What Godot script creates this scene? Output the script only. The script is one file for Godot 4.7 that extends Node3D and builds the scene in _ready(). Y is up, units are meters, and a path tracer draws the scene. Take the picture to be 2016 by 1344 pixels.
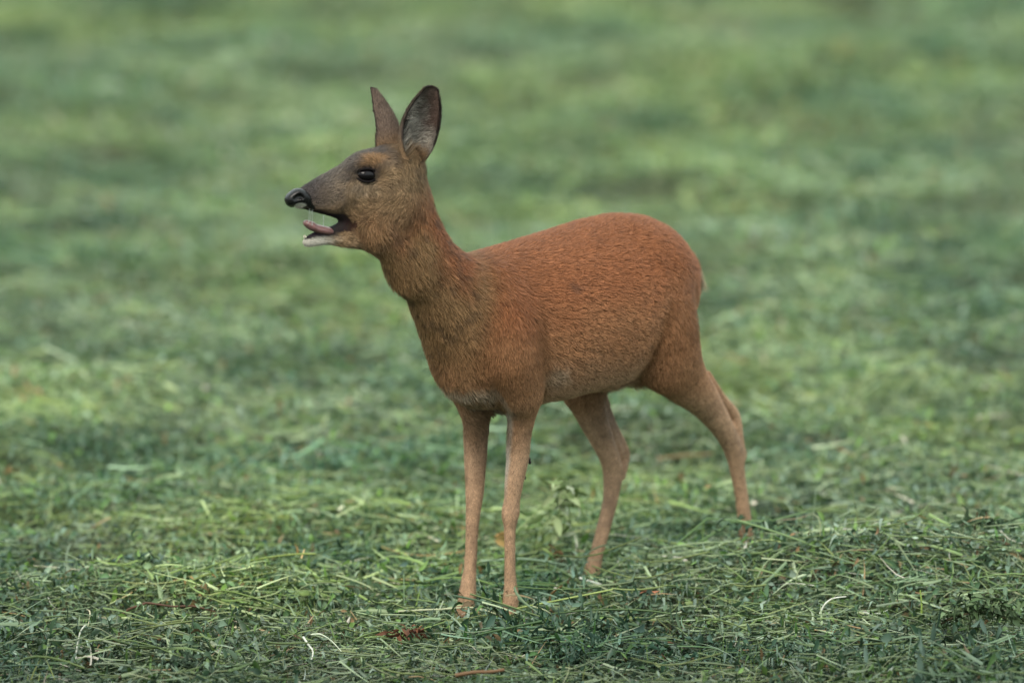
extends Node3D
# A roe deer calling on a freshly mown meadow, seen through a long lens.

const FORWARD := Vector3(-0.70711, 0.0, 0.70711)       # the way the deer stands
const LEFT := Vector3(0.70711, 0.0, 0.70711)
const HEAD_FORWARD := Vector3(-0.91355, 0.0, 0.40674)  # its head is turned a little further
const HEAD_LEFT := Vector3(0.40674, 0.0, 0.91355)
const HEAD_ORIGIN := Vector3(-0.32205, 0.82672, 0.32205)

var rng := RandomNumberGenerator.new()
var bumps := FastNoiseLite.new()
var patches := FastNoiseLite.new()
var fine := FastNoiseLite.new()
var clump := FastNoiseLite.new()
var used := {}


func _ready() -> void:
	# ---- camera, sky, light, exposure
	var cam := Camera3D.new()
	cam.name = "camera"
	add_child(cam)
	cam.position = Vector3(-0.112, 2.95956, 12.66804)
	cam.rotation_degrees = Vector3(-11.0, 0.0, 0.0)
	var lens := CameraAttributesPhysical.new()
	lens.frustum_focal_length = 232.0
	lens.frustum_focus_distance = 12.64
	lens.exposure_aperture = 1.75
	lens.frustum_near = 0.1
	lens.frustum_far = 900.0
	cam.attributes = lens
	cam.fov = rad_to_deg(2.0 * atan(0.672 / 13.0))
	cam.near = 0.1
	cam.far = 900.0
	cam.current = true
	var around := WorldEnvironment.new()
	around.name = "daylight"
	var env := Environment.new()
	env.background_mode = Environment.BG_SKY
	var sm := ProceduralSkyMaterial.new()
	# an overcast sky: three times as bright overhead as at the horizon
	sm.sky_top_color = Color(0.95, 1.0, 1.0)
	sm.sky_horizon_color = Color(0.57, 0.61, 0.61)
	sm.ground_horizon_color = Color(0.42, 0.47, 0.42)
	sm.ground_bottom_color = Color(0.25, 0.3, 0.22)
	sm.sky_curve = 0.3
	var sky := Sky.new()
	sky.sky_material = sm
	env.sky = sky
	env.tonemap_mode = Environment.TONE_MAPPER_LINEAR
	env.tonemap_exposure = 2.42
	env.sdfgi_enabled = true
	env.ssao_enabled = true
	env.ssil_enabled = true
	around.environment = env
	add_child(around)
	var sun := DirectionalLight3D.new()
	sun.name = "overcast_sun"
	sun.light_energy = 0.45
	sun.light_angular_distance = 28.0
	sun.light_color = Color(1.0, 0.97, 0.92)
	sun.shadow_enabled = true
	add_child(sun)
	sun.look_at_from_position(Vector3(-2.0, 6.5, 4.5), Vector3.ZERO)

	rng.seed = 4711
	set_noise(bumps, 11, 1.0, 3)
	set_noise(patches, 23, 1.0, 3)
	set_noise(fine, 37, 1.0, 2)
	set_noise(clump, 51, 1.0, 2)

	build_ground()
	build_deer()
	build_hay()
	build_finds()


func set_noise(n: FastNoiseLite, s: int, f: float, octaves: int) -> void:
	n.noise_type = FastNoiseLite.TYPE_SIMPLEX_SMOOTH
	n.seed = s
	n.frequency = f
	n.fractal_octaves = octaves


func numbered(called: String) -> String:
	used[called] = used.get(called, -1) + 1
	return called if used[called] == 0 else "%s_%03d" % [called, used[called]]


func tag(o: Node3D, label: String, category := "", group := "", kind := "") -> Node3D:
	if label:
		o.set_meta("label", label)
	if category:
		o.set_meta("category", category)
	if group:
		o.set_meta("group", group)
	if kind:
		o.set_meta("kind", kind)
	return o


func put(called: String, mesh: Mesh, m: Material, parent: Node3D) -> MeshInstance3D:
	var o := MeshInstance3D.new()
	o.name = called
	o.mesh = mesh
	o.material_override = m
	parent.add_child(o, true)
	return o


func matte(c: Color, rough: float, vertex := false) -> StandardMaterial3D:
	var m := StandardMaterial3D.new()
	m.albedo_color = c.linear_to_srgb() if not vertex else Color.WHITE
	m.vertex_color_use_as_albedo = vertex
	m.roughness = rough
	return m


func array_mesh(v: PackedVector3Array, n: PackedVector3Array, idx: PackedInt32Array, c := PackedColorArray()) -> ArrayMesh:
	var a := []
	a.resize(Mesh.ARRAY_MAX)
	a[Mesh.ARRAY_VERTEX] = v
	a[Mesh.ARRAY_NORMAL] = n
	a[Mesh.ARRAY_INDEX] = idx
	if c.size():
		a[Mesh.ARRAY_COLOR] = c
	var m := ArrayMesh.new()
	m.add_surface_from_arrays(Mesh.PRIMITIVE_TRIANGLES, a)
	return m


# ------------------------------------------------------------------ signed distance modelling

class Chain:
	var called := ""
	var group := ""
	var k := 1.0           # how much narrower than high it is
	var lat := Vector3.RIGHT
	var mid := Vector3.ZERO
	var blend := 0.02
	var cut := false
	var a := PackedVector3Array()
	var ba := PackedVector3Array()
	var inv := PackedFloat32Array()
	var ra := PackedFloat32Array()
	var dr := PackedFloat32Array()
	var lean := PackedFloat32Array()  # how far a cone's nearest point slides towards its thick end
	var way := PackedVector3Array()   # true direction of each piece


func chain(called: String, group: String, lat: Vector3, k: float, blend: float, mm: Array, cut := false) -> Chain:
	var c := Chain.new()
	c.called = called
	c.group = group
	c.k = k
	c.lat = lat
	c.blend = blend
	c.cut = cut
	var p := PackedVector3Array()
	var r := PackedFloat32Array()
	for i in range(0, mm.size(), 4):
		p.append(Vector3(mm[i], mm[i + 1], mm[i + 2]) * 0.001)
		r.append(mm[i + 3] * 0.001)
	var n := p.size()
	var q := PackedVector3Array()
	var s := PackedFloat32Array()
	for i in n - 1:
		var i0 := maxi(i - 1, 0)
		var i3 := mini(i + 2, n - 1)
		for j in (3 if n > 2 else 1):
			var t := j / 3.0
			q.append(0.5 * (2.0 * p[i] + (p[i + 1] - p[i0]) * t + (2.0 * p[i0] - 5.0 * p[i] + 4.0 * p[i + 1] - p[i3]) * t * t + (3.0 * p[i] - 3.0 * p[i + 1] + p[i3] - p[i0]) * t * t * t))
			s.append(0.5 * (2.0 * r[i] + (r[i + 1] - r[i0]) * t + (2.0 * r[i0] - 5.0 * r[i] + 4.0 * r[i + 1] - r[i3]) * t * t + (3.0 * r[i] - 3.0 * r[i + 1] + r[i3] - r[i0]) * t * t * t))
	q.append(p[n - 1])
	s.append(r[n - 1])
	c.mid = q[0]
	for i in q.size() - 1:
		var x := q[i] + lat * ((q[i] - c.mid).dot(lat) * (k - 1.0))
		var y := q[i + 1] + lat * ((q[i + 1] - c.mid).dot(lat) * (k - 1.0))
		c.a.append(x)
		c.ba.append(y - x)
		c.inv.append(1.0 / maxf((y - x).length_squared(), 1e-10))
		c.ra.append(s[i])
		c.dr.append(s[i + 1] - s[i])
		var long := maxf((y - x).length(), 1e-5)
		var slope := clampf((s[i + 1] - s[i]) / long, -0.9, 0.9)
		c.lean.append(slope / sqrt(1.0 - slope * slope) / long)
		c.way.append((q[i + 1] - q[i]).normalized())
	return c


class Net:
	const B := 4
	var chains: Array = []
	var cell := 0.005
	var lo := Vector3.ZERO
	var nx := 0
	var ny := 0
	var nz := 0
	var f := PackedFloat32Array()
	var near := {}          # block -> [[chain number, pieces], ...]
	var keys: Array = []
	var got: Array = []
	var verts := PackedVector3Array()
	var norms := PackedVector3Array()
	var idx := PackedInt32Array()

	func at(p: Vector3, list: Array) -> float:
		var d := 9.0
		for entry in list:
			var c: Chain = chains[entry[0]]
			var q := p
			if c.k != 1.0:
				q += c.lat * ((p - c.mid).dot(c.lat) * (c.k - 1.0))
			var e := 9.0
			for i: int in entry[1]:
				var pa := q - c.a[i]
				var h := pa.dot(c.ba[i]) * c.inv[i]
				h = clampf(h + (pa - c.ba[i] * h).length() * c.lean[i], 0.0, 1.0)
				e = minf(e, (pa - c.ba[i] * h).length() - c.ra[i] - c.dr[i] * h)
			var w := maxf(c.blend - absf(d - (-e if c.cut else e)), 0.0)
			if c.cut:
				d = maxf(d, -e) + w * w / (4.0 * c.blend)
			else:
				d = minf(d, e) - w * w / (4.0 * c.blend)
		return d

	func prepare() -> void:
		var hi := Vector3.ONE * -9.0
		lo = Vector3.ONE * 9.0
		for c: Chain in chains:
			if c.cut:
				continue
			for i in c.a.size():
				for p: Vector3 in [c.a[i], c.a[i] + c.ba[i]]:
					var true_p := p - c.lat * ((p - c.mid).dot(c.lat) * (1.0 - 1.0 / c.k))
					lo = lo.min(true_p - Vector3.ONE * (c.ra[i] + absf(c.dr[i]) + 0.012))
					hi = hi.max(true_p + Vector3.ONE * (c.ra[i] + absf(c.dr[i]) + 0.012))
		var n := ((hi - lo) / (cell * B)).ceil()
		nx = int(n.x) * B
		ny = int(n.y) * B
		nz = int(n.z) * B
		var side := cell * B
		for ci in chains.size():
			var c: Chain = chains[ci]
			for i in c.a.size():
				var p := c.a[i] - c.lat * ((c.a[i] - c.mid).dot(c.lat) * (1.0 - 1.0 / c.k))
				var pb := c.a[i] + c.ba[i]
				pb -= c.lat * ((pb - c.mid).dot(c.lat) * (1.0 - 1.0 / c.k))
				var reach := Vector3.ONE * (maxf(c.ra[i], c.ra[i] + c.dr[i]) + c.blend + side * 0.9)
				var b0 := ((p.min(pb) - reach - lo) / side).floor()
				var b1 := ((p.max(pb) + reach - lo) / side).floor()
				for z in range(maxi(0, int(b0.z)), mini(nz / B, int(b1.z) + 1)):
					for y in range(maxi(0, int(b0.y)), mini(ny / B, int(b1.y) + 1)):
						for x in range(maxi(0, int(b0.x)), mini(nx / B, int(b1.x) + 1)):
							var mid := lo + (Vector3(x, y, z) + Vector3.ONE * 0.5) * side
							var q := mid + c.lat * ((mid - c.mid).dot(c.lat) * (c.k - 1.0))
							var pa := q - c.a[i]
							var h := clampf(pa.dot(c.ba[i]) * c.inv[i], 0.0, 1.0)
							var d := (pa - c.ba[i] * h).length() - c.ra[i] - c.dr[i] * h
							if d > c.blend + side * 1.3 * c.k or d < -0.10:
								if not (d < -0.10):
									continue
							var key := (z * ny / B + y) * (nx / B) + x
							if not near.has(key):
								near[key] = []
							var list: Array = near[key]
							if list.is_empty() or list[-1][0] != ci:
								list.append([ci, PackedInt32Array([i])])
							else:
								list[-1][1].append(i)

	func one(n: int) -> void:
		var key: int = keys[n]
		var list: Array = near[key]
		var bx := key % (nx / B)
		var by := (key / (nx / B)) % (ny / B)
		var bz := key / ((nx / B) * (ny / B))
		var side := cell * B
		var mid := lo + (Vector3(bx, by, bz) + Vector3.ONE * 0.5) * side
		if absf(at(mid, list)) > side * 1.35 + 2.5 * cell:
			return
		var out := PackedFloat32Array()
		out.resize(B * B * B)
		var o := 0
		for z in B:
			for y in B:
				for x in B:
					out[o] = at(lo + Vector3(bx * B + x, by * B + y, bz * B + z) * cell, list)
					o += 1
		got[n] = out

	func mesh(smooth: int) -> void:
		prepare()
		keys = near.keys()
		got.resize(keys.size())
		var task := WorkerThreadPool.add_group_task(one, keys.size())
		WorkerThreadPool.wait_for_group_task_completion(task)
		f.resize(nx * ny * nz)
		f.fill(99.0)
		var bases: Array = []
		for n in keys.size():
			if got[n] == null:
				continue
			var key: int = keys[n]
			var bx := key % (nx / B)
			var by := (key / (nx / B)) % (ny / B)
			var bz := key / ((nx / B) * (ny / B))
			bases.append(Vector3i(bx, by, bz) * B)
			var out: PackedFloat32Array = got[n]
			var o := 0
			for z in B:
				for y in B:
					var row := ((bz * B + z) * ny + by * B + y) * nx + bx * B
					for x in B:
						f[row + x] = out[o]
						o += 1
		got.clear()
		var cellv := PackedInt32Array()
		cellv.resize(f.size())
		cellv.fill(-1)
		var sx := 1
		var sy := nx
		var sz := nx * ny
		var steps := PackedInt32Array([0, sx, sy, sx + sy, sz, sx + sz, sy + sz, sx + sy + sz])
		var ends := PackedInt32Array([0, 1, 2, 3, 4, 5, 6, 7, 0, 2, 1, 3, 4, 6, 5, 7, 0, 4, 1, 5, 2, 6, 3, 7])
		var corner := PackedVector3Array()
		for i in 8:
			corner.append(Vector3(i & 1, (i >> 1) & 1, i >> 2))
		var v8 := PackedFloat32Array()
		v8.resize(8)
		var faces := PackedInt32Array()
		for base: Vector3i in bases:
			for z in B:
				if base.z + z >= nz - 1:
					continue
				for y in B:
					if base.y + y >= ny - 1:
						continue
					for x in B:
						if base.x + x >= nx - 1:
							continue
						var g := ((base.z + z) * ny + base.y + y) * nx + base.x + x
						var neg := 0
						var bad := false
						for i in 8:
							var q := f[g + steps[i]]
							if q > 50.0:
								bad = true
								break
							v8[i] = q
							if q < 0.0:
								neg += 1
						if bad or neg == 0 or neg == 8:
							continue
						var sum := Vector3.ZERO
						var cnt := 0
						for e in 12:
							var i := ends[e * 2]
							var j := ends[e * 2 + 1]
							if (v8[i] < 0.0) != (v8[j] < 0.0):
								sum += corner[i].lerp(corner[j], v8[i] / (v8[i] - v8[j]))
								cnt += 1
						cellv[g] = verts.size()
						verts.append(lo + (Vector3(base.x + x, base.y + y, base.z + z) + sum / cnt) * cell)
						faces.append(g)
		for g in faces:
			var in0 := f[g] < 0.0
			for axis in 3:
				var s: int = [sx, sy, sz][axis]
				var u: int = [sy, sz, sx][axis]
				var w: int = [sz, sx, sy][axis]
				if (f[g + s] < 0.0) == in0 or g - u - w < 0:
					continue
				var a := cellv[g]
				var b := cellv[g - u]
				var c := cellv[g - u - w]
				var d := cellv[g - w]
				if b < 0 or c < 0 or d < 0:
					continue
				if in0:
					idx.append_array(PackedInt32Array([a, c, b, a, d, c]))
				else:
					idx.append_array(PackedInt32Array([a, b, c, a, c, d]))
		for pass_ in smooth:
			var sum := PackedVector3Array()
			sum.resize(verts.size())
			var cnt := PackedFloat32Array()
			cnt.resize(verts.size())
			for t in range(0, idx.size(), 3):
				for e in 3:
					var i := idx[t + e]
					var j := idx[t + (e + 1) % 3]
					sum[i] += verts[j]
					sum[j] += verts[i]
					cnt[i] += 1.0
					cnt[j] += 1.0
			for i in verts.size():
				if cnt[i] > 0.0:
					verts[i] = verts[i].lerp(sum[i] / cnt[i], 0.5)
		norms.resize(verts.size())
		for t in range(0, idx.size(), 3):
			var i := idx[t]
			var j := idx[t + 1]
			var k := idx[t + 2]
			var n := (verts[k] - verts[i]).cross(verts[j] - verts[i])
			norms[i] += n
			norms[j] += n
			norms[k] += n
		for i in verts.size():
			norms[i] = norms[i].normalized()

	func list_at(p: Vector3) -> Array:
		var b := ((p - lo) / (cell * B)).floor()
		return near.get((int(b.z) * ny / B + int(b.y)) * (nx / B) + int(b.x), [])


# ------------------------------------------------------------------ the deer

func body_chains() -> Array:
	return [
		chain("trunk", "trunk", LEFT, 1.30, 0.030, [-135, 555, 135, 150.2, -41, 555, 41, 161.2, 85, 573, -85, 157.7, 143, 578, -143, 126.3, 167, 557, -167, 94.4]),
		chain("neck", "neck", LEFT, 1.20, 0.050, [-310, 825, 310, 45.3, -292, 733, 292, 62.9, -259, 673, 259, 68.9, -212, 605, 212, 91.7, -164, 546, 164, 111.7]),
		chain("brisket", "chest", LEFT, 1.10, 0.050, [-196, 477, 196, 45.0, -125, 438, 125, 55.1]),
		chain("shoulderR", "chest", LEFT, 1.30, 0.035, [-159, 604, 77, 39.4, -215, 488, 97, 57.2]),
		chain("shoulderL", "chest", LEFT, 1.25, 0.018, [-139, 648, 204, 35.1, -117, 574, 230, 56.5, -110, 516, 240, 50.7, -92, 441, 214, 34.2]),
		chain("arch", "chest", LEFT, 1.00, 0.025, [-203, 354, 155, 29.5, -169, 376, 158, 36.4, -130, 361, 165, 31.4], true),
		chain("far_foreleg", "leg", LEFT, 1.00, 0.030, [-215, 478, 97, 47.5, -191, 413, 98, 37.7, -183, 371, 104, 27.3, -182, 340, 111, 24.3, -183, 291, 118, 21.9, -184, 252, 123, 19.4, -185, 217, 126, 17.5, -187, 193, 130, 15.0, -190, 148, 133, 12.5, -193, 83, 139, 12.0, -197, 44, 143, 15.0, -200, 14, 146, 17.5, -207, -16, 156, 15.0]),
		chain("near_foreleg", "leg", LEFT, 1.00, 0.030, [-115, 510, 234, 46.9, -96, 445, 207, 37.3, -91, 406, 188, 28.6, -97, 353, 175, 22.7, -101, 303, 169, 21.8, -108, 252, 172, 17.9, -112, 217, 173, 15.4, -115, 192, 174, 17.4, -116, 162, 175, 11.5, -116, 97, 174, 10.3, -115, 52, 173, 12.0, -114, 22, 172, 15.5, -118, -10, 174, 15.0]),
		chain("elbowL", "leg", LEFT, 1.00, 0.012, [-69, 471, 188, 12.9, -71, 435, 184, 12.9, -76, 403, 175, 11.9]),
		chain("ribs", "trunk", LEFT, 1.30, 0.050, [-21, 544, 78, 118.3, 59, 549, -2, 119.1]),
		chain("haunch", "trunk", LEFT, 1.00, 0.050, [141, 657, -73, 33.9, 180, 631, -106, 36.0]),
		chain("thighL", "thigh", LEFT, 1.25, 0.011, [180, 582, -98, 63.9, 187, 545, -80, 65.9, 194, 495, -75, 65.9, 198, 440, -85, 60.0]),
		chain("near_hind_leg", "leg", LEFT, 1.00, 0.020, [196, 450, -94, 58.2, 226, 398, -127, 48.4, 265, 348, -172, 33.5, 297, 299, -206, 24.5, 320, 256, -232, 19.5, 333, 221, -248, 18.0, 340, 180, -257, 14.5, 350, 120, -268, 13.0, 358, 50, -278, 14.5, 361, 13, -282, 17.1, 356, -10, -278, 15.6]),
		chain("tendonL", "leg", LEFT, 1.00, 0.006, [271, 390, -183, 14.3, 307, 336, -225, 10.3, 332, 300, -253, 10.9, 339, 263, -258, 11.4, 341, 226, -259, 13.4]),
		chain("webL", "leg", LEFT, 1.00, 0.006, [268, 365, -186, 10.3, 326, 275, -247, 6.3]),
		chain("glandL", "leg", LEFT, 1.00, 0.008, [349, 218, -267, 9.9, 349, 205, -267, 8.4]),
		chain("thighR", "thigh", LEFT, 1.30, 0.030, [112, 522, -199, 74.5, 31, 385, -141, 46.2]),
		chain("far_hind_leg", "leg", LEFT, 1.00, 0.020, [29, 370, -139, 38.4, 49, 310, -154, 28.4, 68, 263, -167, 22.4, 82, 229, -175, 20.4, 89, 197, -180, 19.9, 84, 142, -172, 14.9, 70, 88, -155, 13.9, 56, 40, -138, 13.3, 48, 9, -128, 16.4, 41, -18, -121, 15.4]),
		chain("tendonR", "leg", LEFT, 1.00, 0.006, [61, 367, -177, 12.3, 85, 298, -198, 8.8, 109, 242, -218, 9.8, 114, 220, -220, 9.9, 103, 187, -199, 12.4]),
		chain("webR", "leg", LEFT, 1.00, 0.006, [57, 343, -169, 12.3, 103, 229, -206, 10.3]),
		chain("teat", "belly", LEFT, 1.00, 0.015, [122, 415, -94, 8.0, 123, 408, -92, 5.0]),
		chain("groin", "belly", LEFT, 1.00, 0.050, [60, 467, -60, 59.9, 143, 461, -143, 56.2]),
		chain("tail", "trunk", LEFT, 1.00, 0.030, [223, 605, -223, 30.2, 250, 575, -250, 14.1]),
		chain("skull", "head", HEAD_LEFT, 1.20, 0.020, [-335, 879, 328, 51.0, -360, 884, 339, 51.0, -389, 886, 352, 41.3]),
		chain("muzzle", "head", HEAD_LEFT, 1.35, 0.020, [-392, 881, 353, 42.3, -431, 864, 371, 41.3, -465, 856, 386, 34.5, -493, 853, 398, 23.9, -512, 849, 407, 17.2]),
		chain("lip", "head", HEAD_LEFT, 1.25, 0.012, [-503, 844, 402, 10.5, -484, 838, 394, 13.4, -460, 832, 383, 17.3, -432, 823, 371, 21.1]),
		chain("throat", "neck", LEFT, 1.10, 0.030, [-365, 780, 365, 36.5, -337, 744, 337, 32.8, -305, 696, 305, 44.5]),
		chain("browR", "head", HEAD_LEFT, 1.00, 0.025, [-422, 886, 336, 14.4, -397, 895, 323, 17.3]),
		chain("browL", "head", HEAD_LEFT, 1.00, 0.025, [-407, 908, 388, 8.6, -390, 916, 385, 9.6, -371, 911, 380, 9.6, -361, 899, 379, 7.7]),
		chain("cheekL", "head", HEAD_LEFT, 1.30, 0.030, [-407, 851, 375, 28.8, -374, 820, 367, 38.4, -341, 827, 354, 40.4]),
		chain("cheek", "head", HEAD_LEFT, 1.50, 0.030, [-365, 806, 341, 57.7, -336, 838, 328, 57.8, -327, 881, 324, 46.2]),
		chain("earbaseL", "head", HEAD_LEFT, 1.00, 0.030, [-316, 898, 337, 25.0, -306, 910, 333, 21.2]),
		chain("earbaseR", "head", HEAD_LEFT, 1.00, 0.030, [-349, 908, 297, 21.2, -354, 924, 290, 17.4]),
		chain("jaw", "jaw", HEAD_LEFT, 1.30, 0.010, [-375, 797, 345, 50.0, -408, 780, 360, 32.7, -435, 773, 372, 20.2, -460, 772, 384, 13.9, -482, 768, 393, 11.5, -498, 766, 401, 10.5]),
		chain("gum", "jaw", HEAD_LEFT, 0.90, 0.006, [-497, 775, 400, 4.8, -482, 779, 393, 7.2, -465, 781, 386, 8.6, -438, 787, 374, 11.5]),
	]


func blade_mesh(root: float, tip: float) -> ArrayMesh:
	# a hair: rises from the skin, then lies along it
	var v := PackedVector3Array()
	var n := PackedVector3Array()
	var c := PackedColorArray()
	var ys := [0.0, 0.35, 0.7, 1.0]
	var zs := [-0.05, 0.10, 0.20, 0.24]
	var ws := [0.5, 0.5, 0.36, 0.06]
	for i in 4:
		for s: float in [-1.0, 1.0]:
			v.append(Vector3(s * ws[i], ys[i], zs[i]))
			n.append(Vector3(s * 0.35, -0.12, 1.0).normalized())
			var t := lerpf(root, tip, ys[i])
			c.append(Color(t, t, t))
	var idx := PackedInt32Array()
	for i in 3:
		var k := i * 2
		idx.append_array(PackedInt32Array([k, k + 2, k + 1, k + 1, k + 2, k + 3]))
	return array_mesh(v, n, idx, c)


func scatter_fur(called: String, label: String, count: int, width: float, lift: float, v: PackedVector3Array, n: PackedVector3Array, idx: PackedInt32Array, col: PackedColorArray, flow: PackedVector3Array, parent: Node3D, m: Material, hair: Mesh) -> void:
	# col.a holds the length of the hair in units of 5 cm; nothing grows where it is 0
	var total := 0.0
	var sums := PackedFloat32Array()
	for t in range(0, idx.size(), 3):
		var area := (v[idx[t + 1]] - v[idx[t]]).cross(v[idx[t + 2]] - v[idx[t]]).length()
		var l := (col[idx[t]].a + col[idx[t + 1]].a + col[idx[t + 2]].a) / 3.0
		if l < 0.01:
			area = 0.0
		else:
			area *= clampf(0.35 / l, 0.8, 2.6)      # short hair stands denser
		total += area
		sums.append(total)
	var buf := PackedFloat32Array()
	buf.resize(count * 16)
	var r := RandomNumberGenerator.new()
	r.seed = 99 + count
	var w := 0
	for i in count:
		var t := mini(sums.bsearch(r.randf() * total), sums.size() - 1) * 3
		var b1 := r.randf()
		var b2 := r.randf()
		if b1 + b2 > 1.0:
			b1 = 1.0 - b1
			b2 = 1.0 - b2
		var i0 := idx[t]
		var i1 := idx[t + 1]
		var i2 := idx[t + 2]
		var b0 := 1.0 - b1 - b2
		var p := v[i0] * b0 + v[i1] * b1 + v[i2] * b2
		var up := (n[i0] * b0 + n[i1] * b1 + n[i2] * b2).normalized()
		var f := flow[i0] * b0 + flow[i1] * b1 + flow[i2] * b2
		var c := col[i0] * b0 + col[i1] * b1 + col[i2] * b2
		var q := p * 26.0
		f += Vector3(clump.get_noise_3d(q.x, q.y, q.z), clump.get_noise_3d(q.y + 40.0, q.z, q.x), clump.get_noise_3d(q.z, q.x + 80.0, q.y)) * 0.45
		f += Vector3(r.randfn(), r.randfn(), r.randfn()) * 0.13
		f -= up * f.dot(up)
		f = f.normalized()
		var length := c.a * 0.05 * r.randf_range(0.65, 1.25)
		var tuft := clump.get_noise_3d(p.x * 60.0, p.y * 60.0, p.z * 60.0 + 7.0)
		var rise := lift * (1.0 + 0.6 * tuft + r.randfn() * 0.25)
		f = (f + up * maxf(rise, 0.02)).normalized()
		var side := f.cross(up).normalized()
		up = side.cross(f)
		var wd := width * r.randf_range(0.7, 1.3)
		var bx := side * wd
		var by := f * length
		var bz := up * length
		var tone := maxf(0.25, 1.0 + 0.20 * tuft + r.randfn() * 0.17)
		if r.randf() < (0.17 if c.a < 0.25 and p.y > 0.6 else 0.09):
			tone *= 0.55
		elif r.randf() < 0.06:
			tone *= 1.35
		buf[w] = bx.x
		buf[w + 1] = by.x
		buf[w + 2] = bz.x
		buf[w + 3] = p.x
		buf[w + 4] = bx.y
		buf[w + 5] = by.y
		buf[w + 6] = bz.y
		buf[w + 7] = p.y
		buf[w + 8] = bx.z
		buf[w + 9] = by.z
		buf[w + 10] = bz.z
		buf[w + 11] = p.z
		buf[w + 12] = c.r * tone
		buf[w + 13] = c.g * tone
		buf[w + 14] = c.b * tone
		buf[w + 15] = 1.0
		w += 16
	var mm := MultiMesh.new()
	mm.transform_format = MultiMesh.TRANSFORM_3D
	mm.use_colors = true
	mm.mesh = hair
	mm.instance_count = count
	mm.buffer = buf
	var o := MultiMeshInstance3D.new()
	o.name = called
	o.multimesh = mm
	o.material_override = m
	tag(o, label, "", "", "stuff")
	parent.add_child(o, true)


func mixc(a: Color, b: Color, t: float) -> Color:
	return a.lerp(b, clampf(t, 0.0, 1.0))


func step01(a: float, b: float, x: float) -> float:
	return smoothstep(a, b, x)


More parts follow.
